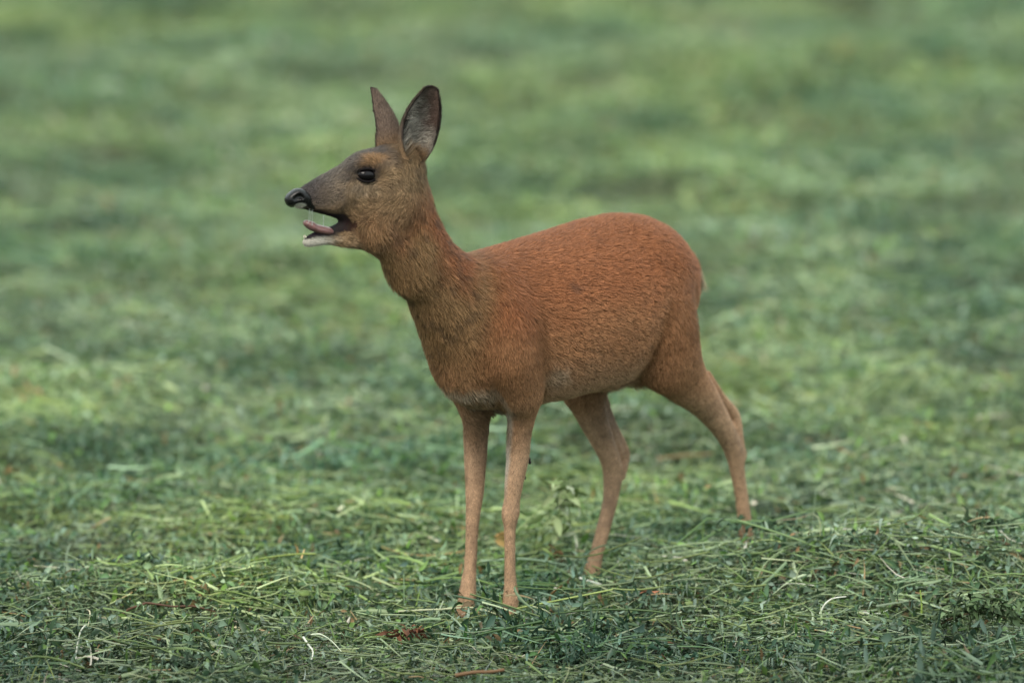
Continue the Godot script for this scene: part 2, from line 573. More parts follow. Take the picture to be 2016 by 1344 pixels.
func coat(p: Vector3, nn: Vector3, w: Dictionary) -> Color:
	# colour of the coat and length of the hair (alpha, in units of 5 cm)
	var s := p.dot(FORWARD)
	var t := p.dot(LEFT)
	var h := p.y
	var rust := Color(0.350, 0.132, 0.056)
	var flank := Color(0.365, 0.173, 0.080)
	var pale := Color(0.42, 0.27, 0.155)
	var shank := Color(0.50, 0.315, 0.195)
	var ochre := Color(0.335, 0.192, 0.090)
	var white := Color(0.62, 0.58, 0.50)
	var n1 := patches.get_noise_3d(p.x * 9.0, p.y * 9.0, p.z * 9.0)
	var n2 := fine.get_noise_3d(p.x * 34.0, p.y * 34.0, p.z * 34.0)
	# trunk
	var c := mixc(flank, rust, step01(0.50, 0.68, h + n1 * 0.05 + maxf(nn.y, 0.0) * 0.08))
	c = mixc(c, pale, step01(0.52, 0.40, h + n1 * 0.03) * 0.6)
	c = mixc(c, pale, step01(-0.45, -0.9, nn.y) * 0.5)
	var l := 0.31
	var lick := (p - Vector3(0.0055, 0.6330, 0.1549)).length() + n2 * 0.012
	c = mixc(c, Color(0.07, 0.045, 0.035), step01(0.016, 0.004, lick) * 0.45)
	c = mixc(c, Color(0.50, 0.38, 0.26), step01(0.045, 0.012, (p - Vector3(-0.0336, 0.4615, 0.1763)).length() + n2 * 0.015) * 0.6)
	# neck
	var wn: float = w.get("neck", 0.0)
	var nc := mixc(ochre, rust, step01(-0.05, 0.6, nn.dot(-HEAD_FORWARD) + n1 * 0.3))
	nc = mixc(nc, Color(0.09, 0.06, 0.038), step01(0.12, 0.42, n2 + n1 * 0.5) * 0.55)
	c = mixc(c, nc, wn)
	l = lerpf(l, 0.36, wn)
	# chest between the forelegs and armpits
	var wc: float = w.get("chest", 0.0)
	c = mixc(c, ochre, wc * step01(0.12, -0.3, t - 0.02) * 0.5)
	if s > 0.14 and absf(t) < 0.062:
		c = mixc(c, Color(0.24, 0.16, 0.09), step01(0.45, 0.42, h) * 0.6)
	if s > 0.19 and h < 0.475 and absf(t) < 0.085:
		var fringe := step01(0.16, 0.02, absf(nn.y + 0.62 + n2 * 0.12)) * step01(0.475, 0.45, h)
		c = mixc(c, Color(0.52, 0.44, 0.34), fringe * 0.62)
		l += 0.12 * fringe
	# legs
	var wf: float = w.get("leg", 0.0)
	var lc := mixc(flank, shank, step01(0.45, 0.28, h))
	lc = mixc(lc, Color(0.085, 0.058, 0.045), step01(0.1, 0.5, n2 + n1) * 0.25)
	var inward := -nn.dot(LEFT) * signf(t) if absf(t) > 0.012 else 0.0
	lc = mixc(lc, Color(0.13, 0.085, 0.055), step01(0.2, 0.9, inward) * step01(0.2, 0.32, h) * 0.6)  # inner sides of the legs darkened, mostly shade painted into the coat
	if s > 0.1 and s < 0.3:
		lc = mixc(lc, white, step01(0.35, 0.75, inward + nn.dot(FORWARD) * 0.55) * step01(0.46, 0.40, h) * step01(0.20, 0.30, h) * step01(0.0, 0.03, t) * 0.75)
	c = mixc(c, lc, wf)
	l = lerpf(l, 0.075, wf)
	# thighs stay close to the flank, paler inside and behind
	var wt: float = w.get("thigh", 0.0)
	c = mixc(c, mixc(flank, rust, step01(0.55, 0.68, h)), wt * 0.9)
	# white rump patch
	var rump := ((p - Vector3(0.2627, 0.5731, -0.2444)) * Vector3(1.0, 0.6, 1.0)).length()
	c = mixc(c, Color(0.62, 0.43, 0.28), step01(0.04, 0.015, rump + n2 * 0.008))
	l += 0.30 * step01(0.035, 0.01, rump)
	# tawny, sparse groin
	if s < -0.06 and h < 0.45 and absf(t) < 0.05:
		l += 0.35 * step01(-0.3, -0.8, nn.y)
	# head
	var wh: float = w.get("head", 0.0)
	if wh > 0.01:
		var q := p - HEAD_ORIGIN
		var x := q.dot(HEAD_FORWARD)
		var y := q.y
		var z := absf(q.dot(HEAD_LEFT))
		var face := Color(0.325, 0.215, 0.120)
		face = mixc(face, Color(0.08, 0.055, 0.035), step01(0.05, 0.4, n2 + n1 * 0.6) * 0.4)
		# grey bridge of the nose and forehead
		var top := y - lerpf(0.078, 0.034, clampf((x - 0.06) / 0.15, 0.0, 1.0))
		face = mixc(face, Color(0.110, 0.092, 0.084), step01(-0.012, 0.018, top + n2 * 0.006) * step01(0.01, 0.05, x) * 0.92)
		face = mixc(face, Color(0.150, 0.122, 0.100), step01(0.09, 0.15, x + n2 * 0.02) * step01(-0.02, 0.02, y) * 0.75)
		# tawny brow over the eye
		face = mixc(face, Color(0.36, 0.21, 0.105), step01(0.022, 0.006, Vector2((x - 0.068) * 0.55, y - 0.094 + (x - 0.068) * 0.25).length()) * step01(0.018, 0.03, z) * 0.9)
		# dark ring and tear line at the eye
		var eye := Vector2((x - 0.087) * 0.85, (y - 0.066) * 1.1).length()
		face = mixc(face, Color(0.035, 0.028, 0.026), step01(0.026, 0.016, eye) * 0.9)
		face = mixc(face, Color(0.05, 0.042, 0.04), step01(0.012, 0.004, Vector2((x - 0.112) * 0.4, y - 0.056).length()) * 0.7)
		# pale cheek under the eye, pale throat
		face = mixc(face, Color(0.33, 0.26, 0.19), step01(0.022, 0.006, Vector2((x - 0.098) * 0.5, y - 0.034).length()) * 0.5)
		face = mixc(face, Color(0.36, 0.26, 0.16), step01(-0.045, -0.062, y) * step01(0.14, 0.10, x) * 0.5)
		# dark muzzle behind the nose
		face = mixc(face, Color(0.05, 0.043, 0.045), step01(0.150, 0.205, x + y * 0.2) * step01(-0.005, 0.025, y) * 0.85)
		var hl := 0.22 - 0.10 * step01(0.08, 0.2, x)
		# black lips
		var lip := y - lerpf(-0.020, 0.0, clampf((x - 0.12) / 0.08, 0.0, 1.0))
		if y > -0.028 and x > 0.112:
			var k := step01(0.012, 0.004, lip + n2 * 0.003)
			face = mixc(face, Color(0.012, 0.010, 0.011), k)
			hl *= 1.0 - k
			var spot := step01(0.013, 0.007, Vector2((x - 0.222) * 0.6, y - 0.012).length())
			face = mixc(face, white, spot)
			hl = maxf(hl, spot * 0.10)
		# lower jaw
		var wj: float = w.get("jaw", 0.0)
		if y < -0.024 and x > 0.10:
			var rim := step01(-0.0560 + (0.20 - x) * 0.17, -0.0525 + (0.20 - x) * 0.17, y + n2 * 0.002)
			var chin := step01(0.135, 0.165, x - n2 * 0.012)
			face = mixc(face, white * 0.85, chin)
			face = mixc(face, Color(0.014, 0.011, 0.012), rim)
			hl = lerpf(hl, 0.085, chin) * (1.0 - rim)
		# the inside of the mouth
		var inside := step01(0.026, 0.020, z) * step01(0.10, 0.106, x) * step01(0.142, 0.136, x) * step01(-0.048, -0.043, y)
		inside = maxf(inside, step01(0.0155, 0.0115, z) * step01(0.10, 0.106, x) * step01(0.207, 0.202, x) * step01(-0.0545, -0.0495, y))
		inside *= step01(-0.004, -0.008, y)
		face = mixc(face, Color(0.012, 0.009, 0.010), inside)
		hl *= 1.0 - inside
		if eye < 0.0180 and z > 0.02:
			hl = 0.0
		c = mixc(c, face, wh)
		l = lerpf(l, hl, wh)
	# nothing grows under the hay
	if h < 0.02:
		l = minf(l, 0.15)
	return Color(c.r, c.g, c.b, maxf(l, 0.0))


func build_deer() -> void:
	var deer := Node3D.new()
	deer.name = "roe_deer"
	add_child(deer)
	tag(deer, "red brown roe deer standing side-on in the mown meadow, mouth open, calling", "deer")
	var net := Net.new()
	net.cell = 0.0046
	net.chains = body_chains()
	net.mesh(2)
	var v := net.verts
	var n := net.norms
	var col := PackedColorArray()
	var flow := PackedVector3Array()
	col.resize(v.size())
	flow.resize(v.size())
	for i in v.size():
		var p := v[i]
		var w := {}
		var total := 0.0
		var dir := Vector3.ZERO
		for entry in net.list_at(p):
			var c: Chain = net.chains[entry[0]]
			var q := p + c.lat * ((p - c.mid).dot(c.lat) * (c.k - 1.0))
			var best := 9.0
			var way := Vector3.ZERO
			for j: int in entry[1]:
				var pa := q - c.a[j]
				var hh := clampf(pa.dot(c.ba[j]) * c.inv[j], 0.0, 1.0)
				var d := (pa - c.ba[j] * hh).length() - c.ra[j] - c.dr[j] * hh
				if d < best:
					best = d
					way = c.way[j]
			if best > 0.06:
				continue
			var g := exp(-maxf(best, -0.02) / 0.011)
			total += g
			w[c.group] = w.get(c.group, 0.0) + g
			dir += way * (g * (-1.0 if c.group == "head" or c.group == "jaw" else 1.0))
		for key in w:
			w[key] /= maxf(total, 1e-6)
		w["head"] = w.get("head", 0.0) + w.get("jaw", 0.0)
		dir = dir.normalized() if dir.length() > 1e-4 else Vector3.DOWN
		dir += Vector3.DOWN * 0.38 * (1.0 - w["head"])
		dir -= n[i] * dir.dot(n[i])
		flow[i] = dir.normalized()
		col[i] = coat(p, n[i], w)
	var skin := matte(Color.WHITE, 0.75, true)
	skin.metallic_specular = 0.3
	skin.resource_name = "skin"
	var hairy := matte(Color.WHITE, 0.55, true)
	hairy.resource_name = "hair"
	hairy.metallic_specular = 0.28
	var plain := PackedColorArray()
	for c in col:
		plain.append(Color(c.r * 0.85, c.g * 0.85, c.b * 0.85))
	var body := put("body", array_mesh(v, n, net.idx, plain), skin, deer)
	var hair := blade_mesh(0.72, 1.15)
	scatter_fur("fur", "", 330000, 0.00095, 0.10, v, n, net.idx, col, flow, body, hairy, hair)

	var black := matte(Color(0.010, 0.010, 0.012), 0.32)
	# nose
	var nose := Net.new()
	nose.cell = 0.0016
	nose.chains = [
		chain("pad", "nose", HEAD_LEFT, 0.80, 0.012, [-519, 858, 410, 11.5, -529, 849, 414, 11.5, -527, 842, 413, 7.7]),
		chain("wing", "nose", HEAD_LEFT, 1.00, 0.010, [-527, 852, 423, 8.6, -512, 860, 418, 10.5, -500, 854, 413, 8.6]),
		chain("wing", "nose", HEAD_LEFT, 1.00, 0.010, [-527, 849, 404, 8.6, -512, 856, 395, 10.5, -501, 850, 390, 8.6]),
		chain("side", "nose", HEAD_LEFT, 1.00, 0.012, [-506, 850, 413, 11.5, -488, 837, 405, 8.6]),
		chain("side", "nose", HEAD_LEFT, 1.00, 0.012, [-507, 847, 395, 11.5, -489, 834, 387, 8.6]),
		chain("nostril", "nose", HEAD_LEFT, 1.00, 0.003, [-519, 854, 432, 4.8, -512, 858, 428, 5.3, -507, 856, 425, 2.9], true),
		chain("nostril", "nose", HEAD_LEFT, 1.00, 0.003, [-520, 847, 388, 4.8, -514, 851, 387, 5.3, -508, 849, 384, 2.9], true),
	]
	nose.mesh(1)
	var shade := PackedColorArray()
	for q in nose.verts:
		var under := (q - Vector3(-0.5106, 0.8398, 0.4202)) * Vector3(0.55, 1.0, 0.55)
		shade.append(mixc(Color(0.008, 0.008, 0.009), Color(0.55, 0.52, 0.48), step01(0.0075, 0.004, under.length())))
	var wet := matte(Color.WHITE, 0.5, true)
	wet.metallic_specular = 0.35
	var pores := NoiseTexture2D.new()
	pores.width = 256
	pores.height = 256
	pores.seamless = true
	var pn := FastNoiseLite.new()
	pn.seed = 5
	pn.noise_type = FastNoiseLite.TYPE_CELLULAR
	pn.frequency = 0.05
	pores.noise = pn
	wet.heightmap_enabled = false
	wet.roughness_texture = pores
	wet.uv1_triplanar = true
	wet.uv1_scale = Vector3.ONE * 20.0
	put("nose", array_mesh(nose.verts, nose.norms, nose.idx, shade), wet, deer)
	# tongue
	var tongue := Net.new()
	tongue.cell = 0.0018
	tongue.chains = [
		chain("tongue", "tongue", HEAD_LEFT, 0.55, 0.010, [-499, 800, 401, 4.8, -491, 795, 397, 7.1, -476, 789, 391, 8.2, -463, 785, 385, 8.2, -452, 783, 380, 5.8]),
		chain("tongue_tip", "tongue", HEAD_LEFT, 0.60, 0.008, [-501, 804, 402, 3.8, -491, 799, 397, 5.3]),
	]
	tongue.mesh(1)
	var flesh := matte(Color.WHITE, 0.36, true)
	var pink := PackedColorArray()
	for q in tongue.verts:
		pink.append(Color(0.150, 0.078, 0.074) * (1.0 + 0.35 * fine.get_noise_3d(q.x * 120.0, q.y * 120.0, q.z * 120.0)))
	flesh.subsurf_scatter_enabled = true
	flesh.subsurf_scatter_strength = 0.15
	put("tongue", array_mesh(tongue.verts, tongue.norms, tongue.idx, pink), flesh, deer)
	# teeth of the lower jaw
	var ivory := matte(Color(0.62, 0.57, 0.46), 0.35)
	put("tooth", tube(PackedVector3Array([Vector3(-0.5018, 0.7740, 0.3944), Vector3(-0.5041, 0.7781, 0.3955)]), PackedFloat32Array([0.0022, 0.0014]), 6), ivory, deer)
	put("tooth", tube(PackedVector3Array([Vector3(-0.5033, 0.7748, 0.3989), Vector3(-0.5040, 0.7788, 0.3992)]), PackedFloat32Array([0.0022, 0.0014]), 6), ivory, deer)
	put("tooth", tube(PackedVector3Array([Vector3(-0.5048, 0.7757, 0.4034), Vector3(-0.5039, 0.7795, 0.4030)]), PackedFloat32Array([0.0022, 0.0014]), 6), ivory, deer)
	put("tooth", tube(PackedVector3Array([Vector3(-0.5031, 0.7762, 0.4065), Vector3(-0.5038, 0.7801, 0.4068)]), PackedFloat32Array([0.0022, 0.0014]), 6), ivory, deer)
	put("tooth", tube(PackedVector3Array([Vector3(-0.5013, 0.7767, 0.4095), Vector3(-0.5036, 0.7808, 0.4106)]), PackedFloat32Array([0.0022, 0.0014]), 6), ivory, deer)
	# saliva between palate and tongue
	var spit := matte(Color(0.42, 0.46, 0.44), 0.15)
	put("saliva_strand", tube(PackedVector3Array([Vector3(-0.4938, 0.8310, 0.4084), Vector3(-0.4949, 0.8165, 0.4088), Vector3(-0.4959, 0.8020, 0.4093)]), PackedFloat32Array([0.0006, 0.00028, 0.0006]), 5), spit, deer)
	put("saliva_strand", tube(PackedVector3Array([Vector3(-0.4881, 0.8291, 0.4091), Vector3(-0.4886, 0.8141, 0.4094), Vector3(-0.4892, 0.7991, 0.4096)]), PackedFloat32Array([0.0006, 0.00028, 0.0006]), 5), spit, deer)
	put("saliva_strand", tube(PackedVector3Array([Vector3(-0.4902, 0.8289, 0.4024), Vector3(-0.4922, 0.8155, 0.4033), Vector3(-0.4941, 0.8020, 0.4041)]), PackedFloat32Array([0.0006, 0.00028, 0.0006]), 5), spit, deer)
	put("saliva_strand", tube(PackedVector3Array([Vector3(-0.4674, 0.8167, 0.3988), Vector3(-0.4679, 0.8060, 0.3990), Vector3(-0.4684, 0.7953, 0.3993)]), PackedFloat32Array([0.0006, 0.00028, 0.0006]), 5), spit, deer)
	# eyes
	var lash := matte(Color(0.012, 0.010, 0.010), 0.95)
	lash.metallic_specular = 0.1
	var glass := matte(Color(0.006, 0.005, 0.006), 0.06)
	glass.metallic_specular = 0.3
	for side: float in [1.0, -1.0]:
		var ball := SphereMesh.new()
		ball.radius = 0.0212
		ball.height = 0.0424
		var where := HEAD_ORIGIN + HEAD_FORWARD * 0.0860 + Vector3.UP * 0.0662 + HEAD_LEFT * side * 0.0269
		var out := (HEAD_LEFT * side + HEAD_FORWARD * 0.12 + Vector3.UP * 0.02).normalized()
		var e := put("eye", ball, glass, deer)
		var up := (Vector3.UP - HEAD_FORWARD * 0.1).normalized()
		up = (up - out * up.dot(out)).normalized()
		var along := up.cross(out)
		e.transform = Transform3D(Basis(along, up * 0.64, out), where)
		var ring := PackedVector3Array()
		for i in 25:
			var a := TAU * i / 24.0
			var pointed := 1.0 + 0.25 * pow(absf(cos(a)), 6.0)
			var off := along * cos(a) * 0.0200 * pointed + up * sin(a) * 0.0124
			ring.append(where + off + out * (sqrt(maxf(0.0, 0.0222 * 0.0222 - off.length_squared())) * 0.9 + 0.0004))
		var lid := tube(ring, PackedFloat32Array([0.0024]), 6)
		put("eyelid", lid, lash, deer)
	# ears
	ear(deer, skin, hairy, Vector3(-0.2992, 0.9171, 0.3491), Vector3(-0.2632, 1.0611, 0.3637), (HEAD_LEFT * 1.0 + HEAD_FORWARD * 0.10).normalized(), 0.0365, 1.0)
	ear(deer, skin, hairy, Vector3(-0.3511, 0.9141, 0.2956), Vector3(-0.3752, 1.0433, 0.2735), (-HEAD_LEFT * 0.62 + HEAD_FORWARD * 0.8).normalized(), 0.030, -1.0)
	# hooves, sunk in the hay
	var horn := matte(Color(0.022, 0.019, 0.017), 0.4)
	for foot: Vector3 in [Vector3(-0.2069, -0.0163, 0.1560), Vector3(-0.1179, -0.0099, 0.1745), Vector3(0.3557, -0.0104, -0.2779), Vector3(0.0414, -0.0178, -0.1206)]:
		for s: float in [-1.0, 1.0]:
			var toe := Net.new()
			toe.cell = 0.003
			var at := foot * 1000.0 + LEFT * s * 8.0
			var to := at + FORWARD * 30.0
			toe.chains = [chain("toe", "hoof", LEFT, 1.0, 0.005, [at.x, at.y - 4.0, at.z, 11.0, at.x + FORWARD.x * 14.0, at.y - 12.0, at.z + FORWARD.z * 14.0, 9.5, to.x, at.y - 19.0, to.z, 5.0])]
			toe.mesh(1)
			put("hoof", array_mesh(toe.verts, toe.norms, toe.idx), horn, deer)
	# small burrs clinging behind the near foreleg
	var burr := matte(Color(0.02, 0.014, 0.010), 0.8)
	for q: Vector3 in [Vector3(-0.0785, 0.2941, 0.1521), Vector3(-0.0775, 0.2878, 0.1511), Vector3(-0.0874, 0.2598, 0.1609), Vector3(-0.0835, 0.2911, 0.1570)]:
		var b := SphereMesh.new()
		b.radius = 0.003
		b.height = 0.008
		b.radial_segments = 8
		b.rings = 5
		put("burr", b, burr, deer).position = q


func tube(path: PackedVector3Array, radii: PackedFloat32Array, sides: int, col := Color.WHITE) -> ArrayMesh:
	var v := PackedVector3Array()
	var n := PackedVector3Array()
	var c := PackedColorArray()
	var idx := PackedInt32Array()
	add_stem(v, n, c, idx, path, radii, sides, col)
	return array_mesh(v, n, idx, c)


func add_stem(v: PackedVector3Array, n: PackedVector3Array, c: PackedColorArray, idx: PackedInt32Array, path: PackedVector3Array, radii: PackedFloat32Array, sides: int, col: Color) -> void:
	var start := v.size()
	for i in path.size():
		var way := (path[mini(i + 1, path.size() - 1)] - path[maxi(i - 1, 0)]).normalized()
		var x := way.cross(Vector3.UP if absf(way.y) < 0.9 else Vector3.RIGHT).normalized()
		var y := way.cross(x)
		var r := radii[mini(i, radii.size() - 1)]
		for s in sides:
			var a := TAU * s / sides
			var o := x * cos(a) + y * sin(a)
			v.append(path[i] + o * r)
			n.append(o)
			c.append(col)
	for i in path.size() - 1:
		for s in sides:
			var a := start + i * sides + s
			var b := start + i * sides + (s + 1) % sides
			idx.append_array(PackedInt32Array([a, a + sides, b, b, a + sides, b + sides]))


func ear(deer: Node3D, skin: Material, hairy: Material, base: Vector3, tip: Vector3, opening: Vector3, wide: float, s: float) -> void:
	var up := (tip - base).normalized()
	var out := (opening - up * opening.dot(up)).normalized()
	var side := up.cross(out) * 1.0              # towards the front edge on the left ear
	var length := base.distance_to(tip)
	var widths := [0.66, 0.84, 0.97, 1.0, 1.0, 0.96, 0.85, 0.69, 0.46, 0.10]
	var nu := 28
	var nv := 20
	for layer in 1:
		var v := PackedVector3Array()
		var n := PackedVector3Array()
		var idx := PackedInt32Array()
		var col := PackedColorArray()
		var flow := PackedVector3Array()
		for shell in 2:          # 0 outside, 1 inside
			var first := v.size()
			for i in nu + 1:
				var u := i / float(nu)
				var fw := u * (widths.size() - 1)
				var k := mini(int(fw), widths.size() - 2)
				var half: float = lerpf(widths[k], widths[k + 1], fw - k) * wide
				if u > 0.89:
					half = wide * 0.46 * sqrt(maxf(0.002, 1.0 - pow((u - 0.89) / 0.11, 2.0)))
				var wrap := lerpf(2.75, 1.25, pow(u, 0.45))
				var r := half / (sin(wrap) if wrap < PI / 2.0 else 1.0)
				for j in nv + 1:
					var a := wrap * (j / float(nv) * 2.0 - 1.0)
					var rr := r - (0.0022 if shell else 0.0)
					var p := base + up * (u * length) + side * (sin(a) * rr) - out * (cos(a) * rr - r * maxf(cos(wrap), -0.2) * 0.7)
					p += out * (u - 0.35) * (u - 0.35) * length * 0.10
					v.append(p)
					var edge := absf(j / float(nv) * 2.0 - 1.0)
					var nz := (side * sin(a) - out * cos(a)) * (-1.0 if shell else 1.0)
					n.append(nz)
					var q := patches.get_noise_3d(p.x * 22.0, p.y * 22.0, p.z * 22.0)
					if shell == 0:
						var c := mixc(Color(0.20, 0.145, 0.115), Color(0.27, 0.17, 0.095), step01(0.4, 0.05, u))
						c = mixc(c, Color(0.02, 0.018, 0.018), maxf(step01(0.9, 1.0, edge), step01(0.9, 1.0, u)) * 0.8)
						col.append(Color(c.r, c.g, c.b, 0.11 * step01(1.02, 0.9, u)))
						flow.append((up + side * sin(a) * 0.15).normalized())
					else:
						var front := -s * (j / float(nv) * 2.0 - 1.0)      # 1 at the front edge
						var c := mixc(Color(0.105, 0.082, 0.068), Color(0.21, 0.14, 0.115), step01(0.3, -0.2, front) * step01(0.2, 0.5, u))
						var hairs := step01(-0.25, 0.5, front + q * 0.6) * step01(0.86, 0.6, u)
						hairs = maxf(hairs, step01(0.5, 0.15, u + q * 0.2) * 0.75)
						c = mixc(c, Color(0.72, 0.66, 0.57), hairs)
						c = mixc(c, Color(0.30, 0.20, 0.115), step01(0.16, 0.04, u))
						c = mixc(c, Color(0.014, 0.012, 0.012), maxf(step01(0.84, 0.97, edge) * step01(0.1, 0.3, u), step01(0.9, 1.0, u)) * 0.95)
						col.append(Color(c.r, c.g, c.b, (0.16 + 0.42 * hairs) * (1.0 if s > 0.0 else 0.35) * step01(1.0, 0.8, u)))
						flow.append((up * (0.5 + 0.9 * q) + side * s * (0.9 - 0.5 * front)).normalized())
			for i in nu:
				for j in nv:
					var a := first + i * (nv + 1) + j
					var b := a + nv + 1
					if shell == 0:
						idx.append_array(PackedInt32Array([a, a + 1, b, a + 1, b + 1, b]))
					else:
						idx.append_array(PackedInt32Array([a, b, a + 1, a + 1, b, b + 1]))
		# close the rim
		var half_count := (nu + 1) * (nv + 1)
		for i in nu:
			for j: int in [0, nv]:
				var a := i * (nv + 1) + j
				var b := a + nv + 1
				idx.append_array(PackedInt32Array([a, b, a + half_count, b, b + half_count, a + half_count]))
		var plain := PackedColorArray()
		for c in col:
			plain.append(Color(c.r * 0.75, c.g * 0.75, c.b * 0.75))
		var o := put("ear", array_mesh(v, n, idx, plain), skin, deer)
		scatter_fur("fur", "", 11000, 0.0010, 0.12, v, n, idx, col, flow, o, hairy, blade_mesh(0.7, 1.12))


# ------------------------------------------------------------------ meadow

func ground_height(x: float, z: float) -> float:
	var h := bumps.get_noise_2d(x * 0.55, z * 0.9) * 0.055 + bumps.get_noise_2d(x * 1.3 + 31.0, z * 2.6) * 0.045
	var far := smoothstep(0.9, 1.8, Vector2(x - 0.05, (z + 0.05) * 1.2).length())
	h *= lerpf(0.22, 1.0, far)
	for m: Array in [[0.45, -0.13, 0.32, 0.17, 0.065], [0.79, -0.09, 0.25, 0.20, 0.070], [-0.82, -0.04, 0.45, 0.16, 0.040], [0.13, 0.11, 0.20, 0.08, 0.012], [0.36, -0.17, 0.10, 0.05, 0.008], [-0.99, -0.36, 0.30, 0.12, -0.050], [-0.52, -0.69, 0.40, 0.15, 0.020]]:
		var dx: float = (x - m[0]) / m[2]
		var dz: float = (z - m[1]) / m[3]
		h += m[4] * exp(-dx * dx - dz * dz)
	return h - 0.058


func build_ground() -> void:
	var v := PackedVector3Array()
	var n := PackedVector3Array()
	var c := PackedColorArray()
	var idx := PackedInt32Array()
	var nx := 150
	var nz := 190
	for j in nz + 1:
		var b := j / float(nz)
		var z := lerpf(3.0, -24.0, b / 0.8) if b < 0.8 else -24.0 - pow((b - 0.8) / 0.2, 3.0) * 700.0
		if j == 0:
			z = 40.0
		for i in nx + 1:
			var a := i / float(nx) * 2.0 - 1.0
			var x := a * 7.0 + signf(a) * pow(absf(a), 9.0) * 400.0
			var h := ground_height(x, z) if absf(x) < 30.0 and z > -40.0 and z < 4.0 else -0.058
			v.append(Vector3(x, h, z))
			var e := 0.05
			n.append(Vector3(ground_height(x - e, z) - ground_height(x + e, z), 2.0 * e, ground_height(x, z - e) - ground_height(x, z + e)).normalized() if h != -0.058 else Vector3.UP)
			var q := patches.get_noise_2d(x * 1.5, z * 1.5)
			c.append(mixc(Color(0.035, 0.048, 0.022), Color(0.06, 0.05, 0.03), q + 0.3))
	for j in nz:
		for i in nx:
			var a := j * (nx + 1) + i
			idx.append_array(PackedInt32Array([a, a + nx + 1, a + 1, a + 1, a + nx + 1, a + nx + 2]))
	var m := matte(Color.WHITE, 0.95, true)
	m.resource_name = "turf"
	tag(put("meadow_ground", array_mesh(v, n, idx, c), m, self), "green mown meadow ground running back to the horizon", "", "", "structure")


func leaf(v: PackedVector3Array, n: PackedVector3Array, c: PackedColorArray, idx: PackedInt32Array, at: Vector3, along: Vector3, face: Vector3, length: float, wide: float, curl: float, col: Color) -> void:
	# a leaflet folded along its midrib and curled over
	var side := along.cross(face).normalized()
	face = side.cross(along).normalized()
	var s := v.size()
	var ts := [0.0, 0.33, 0.68, 1.0]
	var ws := [0.12, 0.95, 0.8, 0.05]
	for i in 4:
		var t: float = ts[i]
		var mid := at + along * (length * t * (1.0 - 0.25 * curl * t)) + face * (length * curl * (t - t * t * 1.6))
		for k: float in [-1.0, 0.0, 1.0]:
			v.append(mid + side * (k * ws[i] * wide * 0.5) + face * (absf(k) * wide * 0.22))
			n.append((face - side * k * 0.45 - along * (0.5 - t) * curl).normalized())
			c.append(col * (1.12 if k == 0.0 else 1.0))
	for i in 3:
		for k in 2:
			var a := s + i * 3 + k
			idx.append_array(PackedInt32Array([a, a + 3, a + 1, a + 1, a + 3, a + 4]))


func strip(v: PackedVector3Array, n: PackedVector3Array, c: PackedColorArray, idx: PackedInt32Array, path: PackedVector3Array, wide: float, face: Vector3, col: Color, tip: Color) -> void:
	var s := v.size()
	var count := path.size()
	for i in count:
		var way := (path[mini(i + 1, count - 1)] - path[maxi(i - 1, 0)]).normalized()
		var side := way.cross(face).normalized()
		var t := i / float(count - 1)
		var w := wide * (1.0 - 0.92 * t * t)
		var nn := side.cross(way).normalized()
		for k: float in [-1.0, 1.0]:
			v.append(path[i] + side * (k * w * 0.5))
			n.append((nn + side * k * 0.5).normalized())
			c.append(col.lerp(tip, t))
	for i in count - 1:
		var a := s + i * 2
		idx.append_array(PackedInt32Array([a, a + 2, a + 1, a + 1, a + 2, a + 3]))


func stem_colour(r: RandomNumberGenerator) -> Color:
	var k := r.randf()
	var c := Color(0.150, 0.215, 0.080)
	if k < 0.34:
		c = Color(0.115, 0.190, 0.070)
	elif k < 0.62:
		c = Color(0.180, 0.265, 0.145)
	elif k < 0.78:
		c = Color(0.240, 0.330, 0.210)
	elif k < 0.82:
		c = Color(0.22, 0.28, 0.15)
	elif k < 0.84:
		c = Color(0.24, 0.19, 0.10)
	elif k < 0.865:
		c = Color(0.42, 0.44, 0.36)
	return c * r.randf_range(0.75, 1.2)


func leaf_colour(r: RandomNumberGenerator) -> Color:
	var k := r.randf()
	var c := Color(0.070, 0.125, 0.072)
	if k < 0.30:
		c = Color(0.050, 0.105, 0.055)
	elif k < 0.55:
		c = Color(0.110, 0.190, 0.125)
	elif k < 0.70:
		c = Color(0.165, 0.250, 0.190)
	elif k < 0.82:
		c = Color(0.10, 0.20, 0.055)
	elif k < 0.845:
		c = Color(0.15, 0.11, 0.055)
	return c * r.randf_range(0.75, 1.2)


func any_way(r: RandomNumberGenerator) -> Vector3:
	return Vector3(r.randfn(), r.randfn() * 0.6, r.randfn()).normalized()


